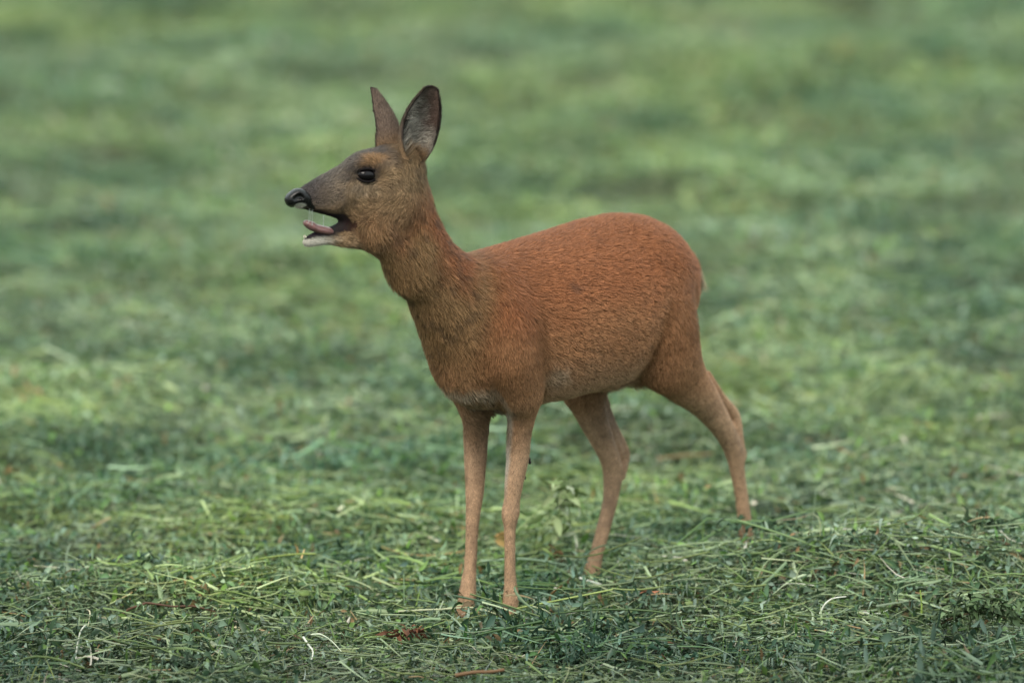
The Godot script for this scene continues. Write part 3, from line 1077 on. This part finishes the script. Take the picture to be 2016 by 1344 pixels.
func hay_mesh(s: int, stems: int, strips: int, leaves: int, rise: float) -> ArrayMesh:
	# a handful of cut grass and clover lying as the mower left it, 36 cm across
	var r := RandomNumberGenerator.new()
	r.seed = s
	var v := PackedVector3Array()
	var n := PackedVector3Array()
	var c := PackedColorArray()
	var idx := PackedInt32Array()
	for i in leaves:
		var at := Vector3(r.randfn() * 0.09, r.randf_range(0.0, 0.032) * rise, r.randfn() * 0.075)
		var size := r.randf_range(0.007, 0.024)
		leaf(v, n, c, idx, at, any_way(r), (Vector3.UP * 0.9 + any_way(r)).normalized(), size, size * r.randf_range(0.18, 0.48), r.randf_range(-0.6, 1.5), leaf_colour(r))
	for i in strips:
		var yaw := r.randfn() * 0.8 + (PI if r.randf() < 0.5 else 0.0)
		var way := Vector3(cos(yaw), r.randfn() * 0.16 + 0.02, sin(yaw))
		var length := r.randf_range(0.02, 0.11)
		var at := Vector3(r.randfn() * 0.09, r.randf_range(0.004, 0.036) * rise, r.randfn() * 0.075)
		var path := PackedVector3Array()
		var bend := any_way(r) * length * r.randf_range(0.0, 0.7)
		for k in 5:
			var t := k / 4.0 - 0.5
			var p := at + way * (t * length) + bend * (t * t - 0.1)
			p.y = maxf(p.y, 0.002)
			path.append(p)
		var col := stem_colour(r)
		strip(v, n, c, idx, path, r.randf_range(0.0012, 0.0034) * (2.0 if r.randf() < 0.15 else 1.0), (Vector3.UP + any_way(r) * 0.8).normalized(), col, col * r.randf_range(0.8, 1.25))
	for i in stems:
		var yaw := r.randfn() * 0.38 + (PI if r.randf() < 0.5 else 0.0)
		if r.randf() < 0.22:
			yaw = r.randf() * TAU
		var way := Vector3(cos(yaw), r.randfn() * 0.07, sin(yaw))
		var length := r.randf_range(0.04, 0.13) + 0.14 * pow(r.randf(), 4.0)
		var at := Vector3(r.randfn() * 0.08, r.randf_range(0.008, 0.040) * rise, r.randfn() * 0.08)
		var bend := Vector3(r.randfn() * 0.3, r.randf_range(-0.25, 0.12), r.randfn()) * length * 0.30
		var kink := any_way(r) * length * (0.3 if r.randf() < 0.4 else 0.0)
		var path := PackedVector3Array()
		for k in 6:
			var t := k / 5.0 - 0.5
			var p := at + way * (t * length) + bend * (t * t * 2.0 - 0.15) + kink * maxf(0.0, t)
			p.y = maxf(p.y, 0.002)
			path.append(p)
		var thick := r.randf_range(0.0005, 0.0012)
		add_stem(v, n, c, idx, path, PackedFloat32Array([thick, thick, thick, thick * 0.95, thick * 0.85, thick * 0.6]), 4, stem_colour(r))
	return array_mesh(v, n, idx, c)


func stubble_mesh(s: int, count: int, tall: float) -> ArrayMesh:
	# stubs of grass left standing
	var r := RandomNumberGenerator.new()
	r.seed = s
	var v := PackedVector3Array()
	var n := PackedVector3Array()
	var c := PackedColorArray()
	var idx := PackedInt32Array()
	for i in count:
		var at := Vector3(r.randfn() * 0.06, 0.0, r.randfn() * 0.06)
		var lean := Vector3(r.randfn() * 0.22, 1.0, r.randfn() * 0.22).normalized()
		var length := tall * r.randf_range(0.4, 1.15)
		var bend := Vector3(r.randfn(), -0.2, r.randfn()) * length * 0.2
		var path := PackedVector3Array()
		for k in 4:
			var t := k / 3.0
			path.append(at + lean * (length * t) + bend * t * t)
		var col := Color(0.10, 0.20, 0.05).lerp(Color(0.22, 0.28, 0.10), r.randf())
		strip(v, n, c, idx, path, r.randf_range(0.0016, 0.004), Vector3(r.randfn(), 0.1, r.randfn()).normalized(), col * 0.9, col * 1.15)
	return array_mesh(v, n, idx, c)


func lay(called: String, label: String, meshes: Array, places: Array, m: Material) -> void:
	# places: one array of [Transform3D, Color] for each mesh; all of them one thing nobody could count
	var root := Node3D.new()
	root.name = called
	add_child(root)
	tag(root, label, "", "", "stuff")
	for k in meshes.size():
		if places[k].is_empty():
			continue
		var buf := PackedFloat32Array()
		for e in places[k]:
			var t: Transform3D = e[0]
			var c: Color = e[1]
			buf.append_array(PackedFloat32Array([t.basis.x.x, t.basis.y.x, t.basis.z.x, t.origin.x, t.basis.x.y, t.basis.y.y, t.basis.z.y, t.origin.y, t.basis.x.z, t.basis.y.z, t.basis.z.z, t.origin.z, c.r, c.g, c.b, 1.0]))
		var mm := MultiMesh.new()
		mm.transform_format = MultiMesh.TRANSFORM_3D
		mm.use_colors = true
		mm.mesh = meshes[k]
		mm.instance_count = places[k].size()
		mm.buffer = buf
		var o := MultiMeshInstance3D.new()
		o.name = "tuft"
		o.multimesh = mm
		o.material_override = m
		tag(o, "", "", "", "stuff")
		root.add_child(o, true)


func grass_tint(x: float, z: float) -> Color:
	# the sward is not one colour: yellower, bluer and darker patches
	var a := patches.get_noise_2d(x * 0.42 + 3.0, z * 0.85)
	var b := patches.get_noise_2d(x * 1.1 + 50.0, z * 2.4 - 9.0)
	var d := fine.get_noise_2d(x * 2.2, z * 4.0 + 70.0)
	var c := Color(1.12, 0.98, 1.00)
	c = c.lerp(Color(1.31, 1.13, 0.86), clampf(a * 2.8 + 0.15, 0.0, 1.0))
	c = c.lerp(Color(0.70, 0.82, 0.86), clampf(-b * 2.6 - 0.05, 0.0, 1.0))
	return c * ((1.0 + 0.40 * d + 0.32 * b) * lerpf(1.0, 1.12, smoothstep(-0.8, -3.0, z)))


func build_hay() -> void:
	var m := matte(Color.WHITE, 0.42, true)
	m.resource_name = "grass"
	m.backlight_enabled = true
	m.backlight = Color(0.22, 0.25, 0.18)
	m.metallic_specular = 0.35
	var meshes: Array = []
	var places: Array = []
	for i in 14:
		meshes.append(hay_mesh(100 + i, 9, 52, 150, 0.8))
		places.append([])
	for i in 6:
		meshes.append(hay_mesh(300 + i, 4, 30, 240, 0.95))
		places.append([])
	var stubs: Array = []
	var stub_places: Array = []
	for i in 6:
		stubs.append(stubble_mesh(500 + i, 22, 0.06))
		stub_places.append([])
	var r := RandomNumberGenerator.new()
	r.seed = 77
	var z := 2.2
	while z > -32.0:
		var cell := 0.075 if z > -2.5 else (0.10 if z > -11.0 else 0.2)
		var reach := 2.4 if z > -2.5 else (3.4 if z > -11.0 else 6.0)
		var x := -reach
		while x < reach:
			var px := x + r.randf_range(-0.5, 0.5) * cell
			var pz := z + r.randf_range(-0.5, 0.5) * cell
			x += cell
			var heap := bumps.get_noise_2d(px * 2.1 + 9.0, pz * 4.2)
			var herb := patches.get_noise_2d(px * 0.9 - 20.0, pz * 1.6)
			var k := r.randi() % 14
			if r.randf() < 0.22 + herb * 0.9:
				k = 14 + r.randi() % 6
			var yaw := r.randfn() * 0.28 + 0.10 + (PI if r.randf() < 0.5 else 0.0)
			var e := 0.06
			var g := ground_height(px, pz)
			var up := Vector3(ground_height(px - e, pz) - ground_height(px + e, pz), 2.0 * e, ground_height(px, pz - e) - ground_height(px, pz + e)).normalized()
			var basis := Basis(Vector3.UP.cross(up).normalized(), Vector3.UP.angle_to(up)) if up.y < 0.9999 else Basis.IDENTITY
			basis = basis * Basis(Vector3.UP, yaw) * Basis(Vector3.RIGHT, r.randfn() * 0.08)
			var size := r.randf_range(0.8, 1.2) * (1.0 if z > -11.0 else 1.5)
			basis = basis.scaled_local(Vector3(size, size * maxf(0.35, 1.0 + 1.5 * heap), size))
			var lift := maxf(0.0, heap) * 0.045 + r.randf_range(-0.006, 0.008)
			places[k].append([Transform3D(basis, Vector3(px, g + lift, pz)), grass_tint(px, pz) * (r.randf_range(0.85, 1.12) * lerpf(0.55, 1.18, smoothstep(-0.45, 0.3, heap)) * lerpf(1.0, 0.58, smoothstep(-0.15, 0.6, pz)))])  # tint darkens towards the camera: dark clover plus a painted lens vignette
			var standing := patches.get_noise_2d(px * 0.7 + 77.0, pz * 1.1 + 5.0)
			if r.randf() < 0.10 + standing * 0.9:
				var s := r.randf_range(0.7, 1.3)
				stub_places[r.randi() % 6].append([Transform3D(Basis(Vector3.UP, r.randf() * TAU).scaled(Vector3(s, s, s)), Vector3(px, g, pz)), grass_tint(px, pz)])
		z -= cell
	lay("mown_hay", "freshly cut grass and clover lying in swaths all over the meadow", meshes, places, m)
	lay("stubble_grass", "short green stubs of grass standing up between the cut swaths", stubs, stub_places, m)


# ------------------------------------------------------------------ single things lying in the hay

func find_at(called: String, label: String, category: String, at: Vector2, mesh: Mesh, m: Material, lift := 0.045, group := "") -> MeshInstance3D:
	var o := put(numbered(called), mesh, m, self)
	o.position = Vector3(at.x, ground_height(at.x, at.y) + lift + 0.010, at.y)
	tag(o, label, category, group)
	return o


func bent(points: Array, radius: float, taper: float, col: Color, sides := 6) -> ArrayMesh:
	# a stalk through points given in centimetres
	var curve := Curve3D.new()
	for i in points.size():
		var p: Vector3 = points[i] * 0.01
		var a: Vector3 = points[maxi(i - 1, 0)] * 0.01
		var b: Vector3 = points[mini(i + 1, points.size() - 1)] * 0.01
		curve.add_point(p, (a - b) * 0.16, (b - a) * 0.16)
	var path := PackedVector3Array()
	var radii := PackedFloat32Array()
	var total := points.size() * 4
	for i in total + 1:
		path.append(curve.sample_baked(curve.get_baked_length() * i / total, true))
		radii.append(radius * lerpf(1.0, taper, i / float(total)) * (1.0 + 0.12 * sin(i * 2.3)))
	return tube(path, radii, sides, col)


func tuft_of(points: Array, leaves: int, spread: Vector3, size: float, cols: Array, s: int, stalks: Array, stalk_col: Color) -> ArrayMesh:
	# a wilted clump: limp leaves round a few stalks (centimetres)
	var r := RandomNumberGenerator.new()
	r.seed = s
	var v := PackedVector3Array()
	var n := PackedVector3Array()
	var c := PackedColorArray()
	var idx := PackedInt32Array()
	for i in leaves:
		var p: Vector3 = points[r.randi() % points.size()]
		var at := (p + Vector3(r.randfn() * spread.x, absf(r.randfn()) * spread.y, r.randfn() * spread.z)) * 0.01
		var col: Color = cols[r.randi() % cols.size()]
		var l := size * 0.01 * r.randf_range(0.6, 1.4)
		leaf(v, n, c, idx, at, (any_way(r) + Vector3.DOWN * 0.35).normalized(), (Vector3.UP + any_way(r)).normalized(), l, l * r.randf_range(0.22, 0.5), r.randf_range(-0.6, 1.0), col * r.randf_range(0.8, 1.2))
	for st: Array in stalks:
		var path := PackedVector3Array()
		for q: Vector3 in st:
			path.append(q * 0.01)
		add_stem(v, n, c, idx, path, PackedFloat32Array([0.0022, 0.002, 0.0016, 0.0012]), 5, stalk_col * r.randf_range(0.8, 1.2))
	return array_mesh(v, n, idx, c)


func build_finds() -> void:
	var m := matte(Color.WHITE, 0.65, true)
	m.metallic_specular = 0.3
	m.resource_name = "stalk"
	m.backlight_enabled = true
	m.backlight = Color(0.2, 0.2, 0.16)
	find_at("white_straw", "short white bleached stem leaning upright in the hay, far left foreground", "stem", Vector2(-0.940, 0.495), bent([Vector3(0, -1, 0), Vector3(0.3, 2, 0), Vector3(1, 5, 0.3), Vector3(2, 6.4, 0.5)], 0.002, 0.7, Color(0.62, 0.64, 0.56)), m, 0.045)
	find_at("white_straw", "kinked white bleached stem bending down, left of the brown dead leaf", "stem", Vector2(-0.499, 0.479), bent([Vector3(-1, 2.6, 0), Vector3(0, 1.2, 0.5), Vector3(0.9, 0, 1), Vector3(0.7, -1.5, 1.4)], 0.0022, 0.6, Color(0.62, 0.64, 0.56)), m, 0.045)
	find_at("white_straw", "thin white stem arching over to the right beside the kinked white stem", "stem", Vector2(-0.477, 0.438), bent([Vector3(-1.8, 1.8, -0.2), Vector3(0, 1.9, 0), Vector3(2, 0.8, 0.4), Vector3(4, -1.2, 1)], 0.0016, 0.6, Color(0.5, 0.55, 0.42)), m, 0.045)
	find_at("white_straw", "white curled stem rising to the right in the heap right of the deer", "stem", Vector2(0.512, 0.173), bent([Vector3(-2.6, -1.6, 1), Vector3(-1.6, 0.3, 0.6), Vector3(0, 1.3, 0), Vector3(2.6, 1.6, -0.3)], 0.0017, 0.6, Color(0.62, 0.64, 0.56)), m, 0.045)
	find_at("white_straw", "white stem lying by the far hind hoof", "stem", Vector2(0.045, -0.023), bent([Vector3(-2.4, 1.1, 0), Vector3(0, 0.4, 0.4), Vector3(2.6, -0.3, 0.9)], 0.0026, 0.8, Color(0.62, 0.64, 0.56)), m, 0.050)
	find_at("dry_stalk", "bent reddish brown stalk lying in the hay at the left", "stalk", Vector2(-0.781, 0.177), bent([Vector3(-9.6, -1.6, 0.5), Vector3(-7.6, 0.1, 0), Vector3(-5, 1, 0.2), Vector3(-4.2, 1.3, -0.2), Vector3(-1, 1, 0.3), Vector3(1, 0.6, -0.2), Vector3(5, 0.7, 0.1), Vector3(9.3, -0.4, 0.2)], 0.0026, 0.7, Color(0.085, 0.045, 0.028)), m, 0.045)
	find_at("dry_stalk", "short dark stub sticking up at the right end of the bent brown stalk", "stalk", Vector2(-0.697, 0.216), bent([Vector3(-0.4, -1.2, 0), Vector3(0, 0.6, 0), Vector3(0.5, 2.2, 0)], 0.002, 0.6, Color(0.06, 0.04, 0.02)), m, 0.045)
	find_at("dry_stalk", "pale brown stalk lying flat at the bottom edge of the meadow", "stalk", Vector2(-0.172, 0.711), bent([Vector3(-4.6, -0.2, 0), Vector3(-1, 0.4, 0), Vector3(2, 0.5, 0), Vector3(4.6, 0.9, 0)], 0.004, 0.8, Color(0.13, 0.075, 0.04)), m, 0.050)
	find_at("dry_stalk", "blurred brown stalk lying behind the deer's belly and hind legs", "stalk", Vector2(0.263, -1.290), bent([Vector3(-6, -0.3, 0), Vector3(-2, 0.3, 0), Vector3(2, 0.6, 0), Vector3(6, 0.8, 0)], 0.0036, 0.7, Color(0.17, 0.12, 0.06)), m, 0.050)
	find_at("dry_stalk", "small hooked brown twig with a fibrous end right of the front hooves", "twig", Vector2(-0.025, 0.056), bent([Vector3(-1.2, -1.4, 0.3), Vector3(-1.2, 0.2, 0), Vector3(-0.4, 1.1, 0), Vector3(1.2, 2.3, 0)], 0.0024, 0.7, Color(0.13, 0.085, 0.035)), m, 0.045)
	find_at("dead_leaf", "crumpled red brown dead leaf on the hay below the front hooves", "leaf", Vector2(-0.317, 0.388), tuft_of([Vector3(-1.2, 0, 0), Vector3(0.4, 0.3, 0), Vector3(1.4, 0.2, 0)], 34, Vector3(1.0, 0.6, 0.6), 2.2, [Color(0.13, 0.055, 0.03), Color(0.085, 0.038, 0.022)], 3, [], Color(0.1, 0.06, 0.03)), m, 0.050)
	find_at("dead_leaf", "small reddish leaf tip sticking out of the hay right of the hind hoof", "leaf", Vector2(0.150, 0.109), tuft_of([Vector3(0, 0.4, 0)], 3, Vector3(0.3, 0.3, 0.3), 2.4, [Color(0.30, 0.13, 0.075)], 8, [], Color(0.2, 0.1, 0.05)), m, 0.050)
	find_at("dead_leaf", "yellow tan dead leaf just behind the two front legs", "leaf", Vector2(-0.144, -0.330), tuft_of([Vector3(0, 1.4, 0), Vector3(0.6, 1.8, 0)], 4, Vector3(0.5, 0.5, 0.3), 3.4, [Color(0.36, 0.24, 0.09), Color(0.28, 0.17, 0.06)], 15, [], Color(0.2, 0.14, 0.05)), m, 0.050)
	find_at("wilted_plant", "wilted pale topped weed standing behind the near foreleg", "plant", Vector2(-0.013, -0.316), tuft_of([Vector3(0.5, 12, 0), Vector3(0.9, 11, 0), Vector3(0.3, 10.5, 0), Vector3(0.8, 9.4, 0), Vector3(1, 8.4, 0), Vector3(-1, 5, 0), Vector3(1.2, 4.4, 0), Vector3(0, 2, 0)], 64, Vector3(0.8, 0.7, 0.6), 3.4, [Color(0.36, 0.43, 0.22), Color(0.48, 0.54, 0.38), Color(0.24, 0.32, 0.13)], 21, [[Vector3(-6, -1, 0), Vector3(-4.2, 3, 0), Vector3(-2.4, 6, 0), Vector3(-0.6, 9, 0)], [Vector3(-3, -1, 0), Vector3(-1, 4, 0), Vector3(0.2, 8, 0), Vector3(1, 12.6, 0)], [Vector3(2.6, -1, 0), Vector3(2, 4, 0), Vector3(1.6, 8, 0), Vector3(0.8, 12.4, 0)], [Vector3(8, 3, 0), Vector3(5, 6, 0), Vector3(3, 9, 0), Vector3(1, 12, 0)], [Vector3(-10, 2, 0), Vector3(-7, 5, 0), Vector3(-5, 7, 0), Vector3(-3.4, 9, 0)], [Vector3(3, 8, 0), Vector3(4, 9, 0), Vector3(5, 9.6, 0), Vector3(6, 10, 0)]], Color(0.27, 0.35, 0.15)), m, 0.055)
	find_at("wilted_plant", "rusty brown curled leaves at the foot of the wilted weed", "plant", Vector2(-0.034, -0.247), tuft_of([Vector3(0, 1, 0), Vector3(0.6, 1.4, 0)], 16, Vector3(0.4, 0.4, 0.3), 2.2, [Color(0.22, 0.11, 0.035), Color(0.12, 0.07, 0.03)], 23, [], Color(0.14, 0.1, 0.05)), m, 0.040)
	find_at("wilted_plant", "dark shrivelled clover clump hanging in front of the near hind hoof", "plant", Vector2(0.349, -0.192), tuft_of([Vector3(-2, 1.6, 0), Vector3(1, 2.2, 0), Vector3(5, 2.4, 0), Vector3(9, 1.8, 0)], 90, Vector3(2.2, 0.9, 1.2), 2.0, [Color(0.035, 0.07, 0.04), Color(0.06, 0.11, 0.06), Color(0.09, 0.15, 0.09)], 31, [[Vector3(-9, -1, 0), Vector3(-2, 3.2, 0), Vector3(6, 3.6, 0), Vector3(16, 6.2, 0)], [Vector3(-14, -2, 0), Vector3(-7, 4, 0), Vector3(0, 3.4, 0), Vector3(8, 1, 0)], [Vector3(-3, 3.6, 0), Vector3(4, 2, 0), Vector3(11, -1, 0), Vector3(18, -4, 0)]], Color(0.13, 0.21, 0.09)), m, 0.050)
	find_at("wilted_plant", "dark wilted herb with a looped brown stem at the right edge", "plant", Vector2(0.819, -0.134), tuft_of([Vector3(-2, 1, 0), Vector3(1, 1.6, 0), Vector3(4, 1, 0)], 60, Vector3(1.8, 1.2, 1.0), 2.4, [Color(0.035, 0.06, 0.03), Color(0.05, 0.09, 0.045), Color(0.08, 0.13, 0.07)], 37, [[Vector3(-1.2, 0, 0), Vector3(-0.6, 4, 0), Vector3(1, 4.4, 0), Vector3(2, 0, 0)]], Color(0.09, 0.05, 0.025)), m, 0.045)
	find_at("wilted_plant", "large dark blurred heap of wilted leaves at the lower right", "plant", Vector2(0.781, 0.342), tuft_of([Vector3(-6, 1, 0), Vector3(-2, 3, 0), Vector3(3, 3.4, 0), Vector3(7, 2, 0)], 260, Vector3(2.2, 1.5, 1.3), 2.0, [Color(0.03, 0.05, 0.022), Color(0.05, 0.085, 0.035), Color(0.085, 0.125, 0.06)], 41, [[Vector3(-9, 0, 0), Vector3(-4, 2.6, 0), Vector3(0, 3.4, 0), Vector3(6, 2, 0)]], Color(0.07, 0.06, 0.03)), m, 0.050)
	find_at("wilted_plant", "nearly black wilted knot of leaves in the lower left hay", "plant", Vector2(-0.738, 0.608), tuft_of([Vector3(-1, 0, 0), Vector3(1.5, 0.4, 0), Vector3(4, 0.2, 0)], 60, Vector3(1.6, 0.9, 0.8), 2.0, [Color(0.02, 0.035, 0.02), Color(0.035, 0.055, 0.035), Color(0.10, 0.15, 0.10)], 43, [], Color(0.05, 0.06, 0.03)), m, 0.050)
	find_at("wilted_plant", "broad grey green leaf folded over at the lower left", "plant", Vector2(-0.730, 0.454), tuft_of([Vector3(0, 1.2, 0), Vector3(1, 0.8, 0)], 5, Vector3(0.8, 0.4, 0.5), 5.0, [Color(0.11, 0.17, 0.10), Color(0.15, 0.22, 0.15)], 47, [], Color(0.12, 0.18, 0.1)), m, 0.050)
	find_at("wilted_plant", "dark blue green wilted clump behind the hay ridge on the left", "plant", Vector2(-0.910, -0.256), tuft_of([Vector3(-7, 1, 0), Vector3(-1, 1.6, 0), Vector3(5, 1.2, 0)], 110, Vector3(3.2, 1.2, 1.6), 2.4, [Color(0.03, 0.06, 0.045), Color(0.05, 0.09, 0.07), Color(0.09, 0.14, 0.12)], 53, [], Color(0.05, 0.08, 0.05)), m, 0.040)
	find_at("wilted_plant", "dark curled clump among pale stems right of the hind hoof", "plant", Vector2(0.123, 0.109), tuft_of([Vector3(-1, 0.4, 0), Vector3(1.6, 0.8, 0)], 40, Vector3(1.3, 0.7, 0.7), 1.8, [Color(0.025, 0.05, 0.035), Color(0.05, 0.09, 0.06)], 59, [], Color(0.05, 0.08, 0.05)), m, 0.045)
	find_at("tall_grass", "tall thin grass stalk with a brown foot standing far right of the deer", "grass", Vector2(0.590, -0.348), bent([Vector3(0, -2, 0), Vector3(-0.1, 4, 0), Vector3(-0.6, 8, 0), Vector3(-1.5, 13, 0)], 0.0017, 0.5, Color(0.16, 0.20, 0.08)), m, 0.020)
	find_at("tall_grass", "upright green stem standing left of the near hind hoof", "grass", Vector2(0.269, -0.202), bent([Vector3(0, -2, 0), Vector3(0, 3, 0), Vector3(0.2, 7, 0)], 0.0019, 0.7, Color(0.17, 0.27, 0.09)), m, 0.030)
	find_at("tall_grass", "short yellow green blade standing at the lower right", "grass", Vector2(0.683, 0.195), bent([Vector3(0, -1, 0), Vector3(0, 2, 0), Vector3(-0.3, 4.6, 0)], 0.0026, 0.5, Color(0.24, 0.34, 0.08)), m, 0.035)
	find_at("tall_grass", "pale curved stalk standing in blur at the left", "grass", Vector2(-1.004, -0.247), bent([Vector3(1, -1, 0), Vector3(0, 2, 0), Vector3(-0.2, 5, 0), Vector3(0.6, 7.4, 0)], 0.0024, 0.7, Color(0.28, 0.36, 0.26)), m, 0.030)
	find_at("long_straw", "long pale stem lying flat behind the near front hoof", "stem", Vector2(-0.054, -0.165), bent([Vector3(-12, 0.8, 0), Vector3(-4, 1.3, 0), Vector3(3, 0.4, 0), Vector3(10, -1.4, 0)], 0.0024, 0.8, Color(0.27, 0.36, 0.24)), m, 0.050)
	find_at("long_straw", "long yellow green stem slanting up right of the front hooves", "stem", Vector2(-0.036, 0.173), bent([Vector3(-19, -3, 2), Vector3(-8, -0.6, 1), Vector3(2, 1.2, 0), Vector3(12, 3, -1)], 0.0021, 0.8, Color(0.27, 0.34, 0.11)), m, 0.052)
	find_at("long_straw", "pale straw coloured stem lying below the far front hoof", "stem", Vector2(-0.213, 0.207), bent([Vector3(-12, -0.2, 0), Vector3(-4, 0.2, 0), Vector3(4, 0.3, 0), Vector3(13, -3.4, 1.5)], 0.0019, 0.8, Color(0.36, 0.38, 0.24)), m, 0.055)
	find_at("long_straw", "thick pale stem lying right of the far hind hoof", "stem", Vector2(0.109, -0.256), bent([Vector3(-4, 0.8, 0), Vector3(0, 0.3, 0), Vector3(4, -0.2, 0)], 0.003, 0.8, Color(0.28, 0.36, 0.20)), m, 0.050)
	find_at("long_straw", "long green stem sloping down across the heap at the right", "stem", Vector2(0.443, -0.067), bent([Vector3(-11, 4.4, -0.5), Vector3(-3, 2, 0), Vector3(4, -0.4, 1), Vector3(13, -3.6, 2)], 0.0022, 0.7, Color(0.17, 0.25, 0.11)), m, 0.055)
	find_at("long_straw", "pale stem slanting down to the left below the heap", "stem", Vector2(0.590, -0.192), bent([Vector3(-9, -2.2, 1), Vector3(-3, -0.6, 0.5), Vector3(4, 1.2, 0), Vector3(11, 2.6, -0.5)], 0.0028, 0.7, Color(0.22, 0.31, 0.18)), m, 0.050)
	var fly := Node3D.new()
	fly.name = "fly"
	add_child(fly)
	fly.position = Vector3(-0.1217, 1.0790, 0.1217)
	tag(fly, "tiny dark fly hovering in the air above the deer's back", "fly")
	var body := SphereMesh.new()
	body.radius = 0.0011
	body.height = 0.0042
	body.radial_segments = 10
	body.rings = 6
	put("body", body, matte(Color(0.015, 0.014, 0.012), 0.5), fly).rotation_degrees = Vector3(0, 0, 70)
	for s: float in [-1.0, 1.0]:
		var wing := SphereMesh.new()
		wing.radius = 0.0009
		wing.height = 0.0036
		wing.radial_segments = 8
		wing.rings = 4
		var w := put("wing", wing, matte(Color(0.10, 0.10, 0.09), 0.4), fly)
		w.transform = Transform3D(Basis(Vector3.RIGHT, s * 1.1) * Basis.from_scale(Vector3(1.0, 1.0, 0.12)), Vector3(0.0004, 0.0014, s * 0.0012))
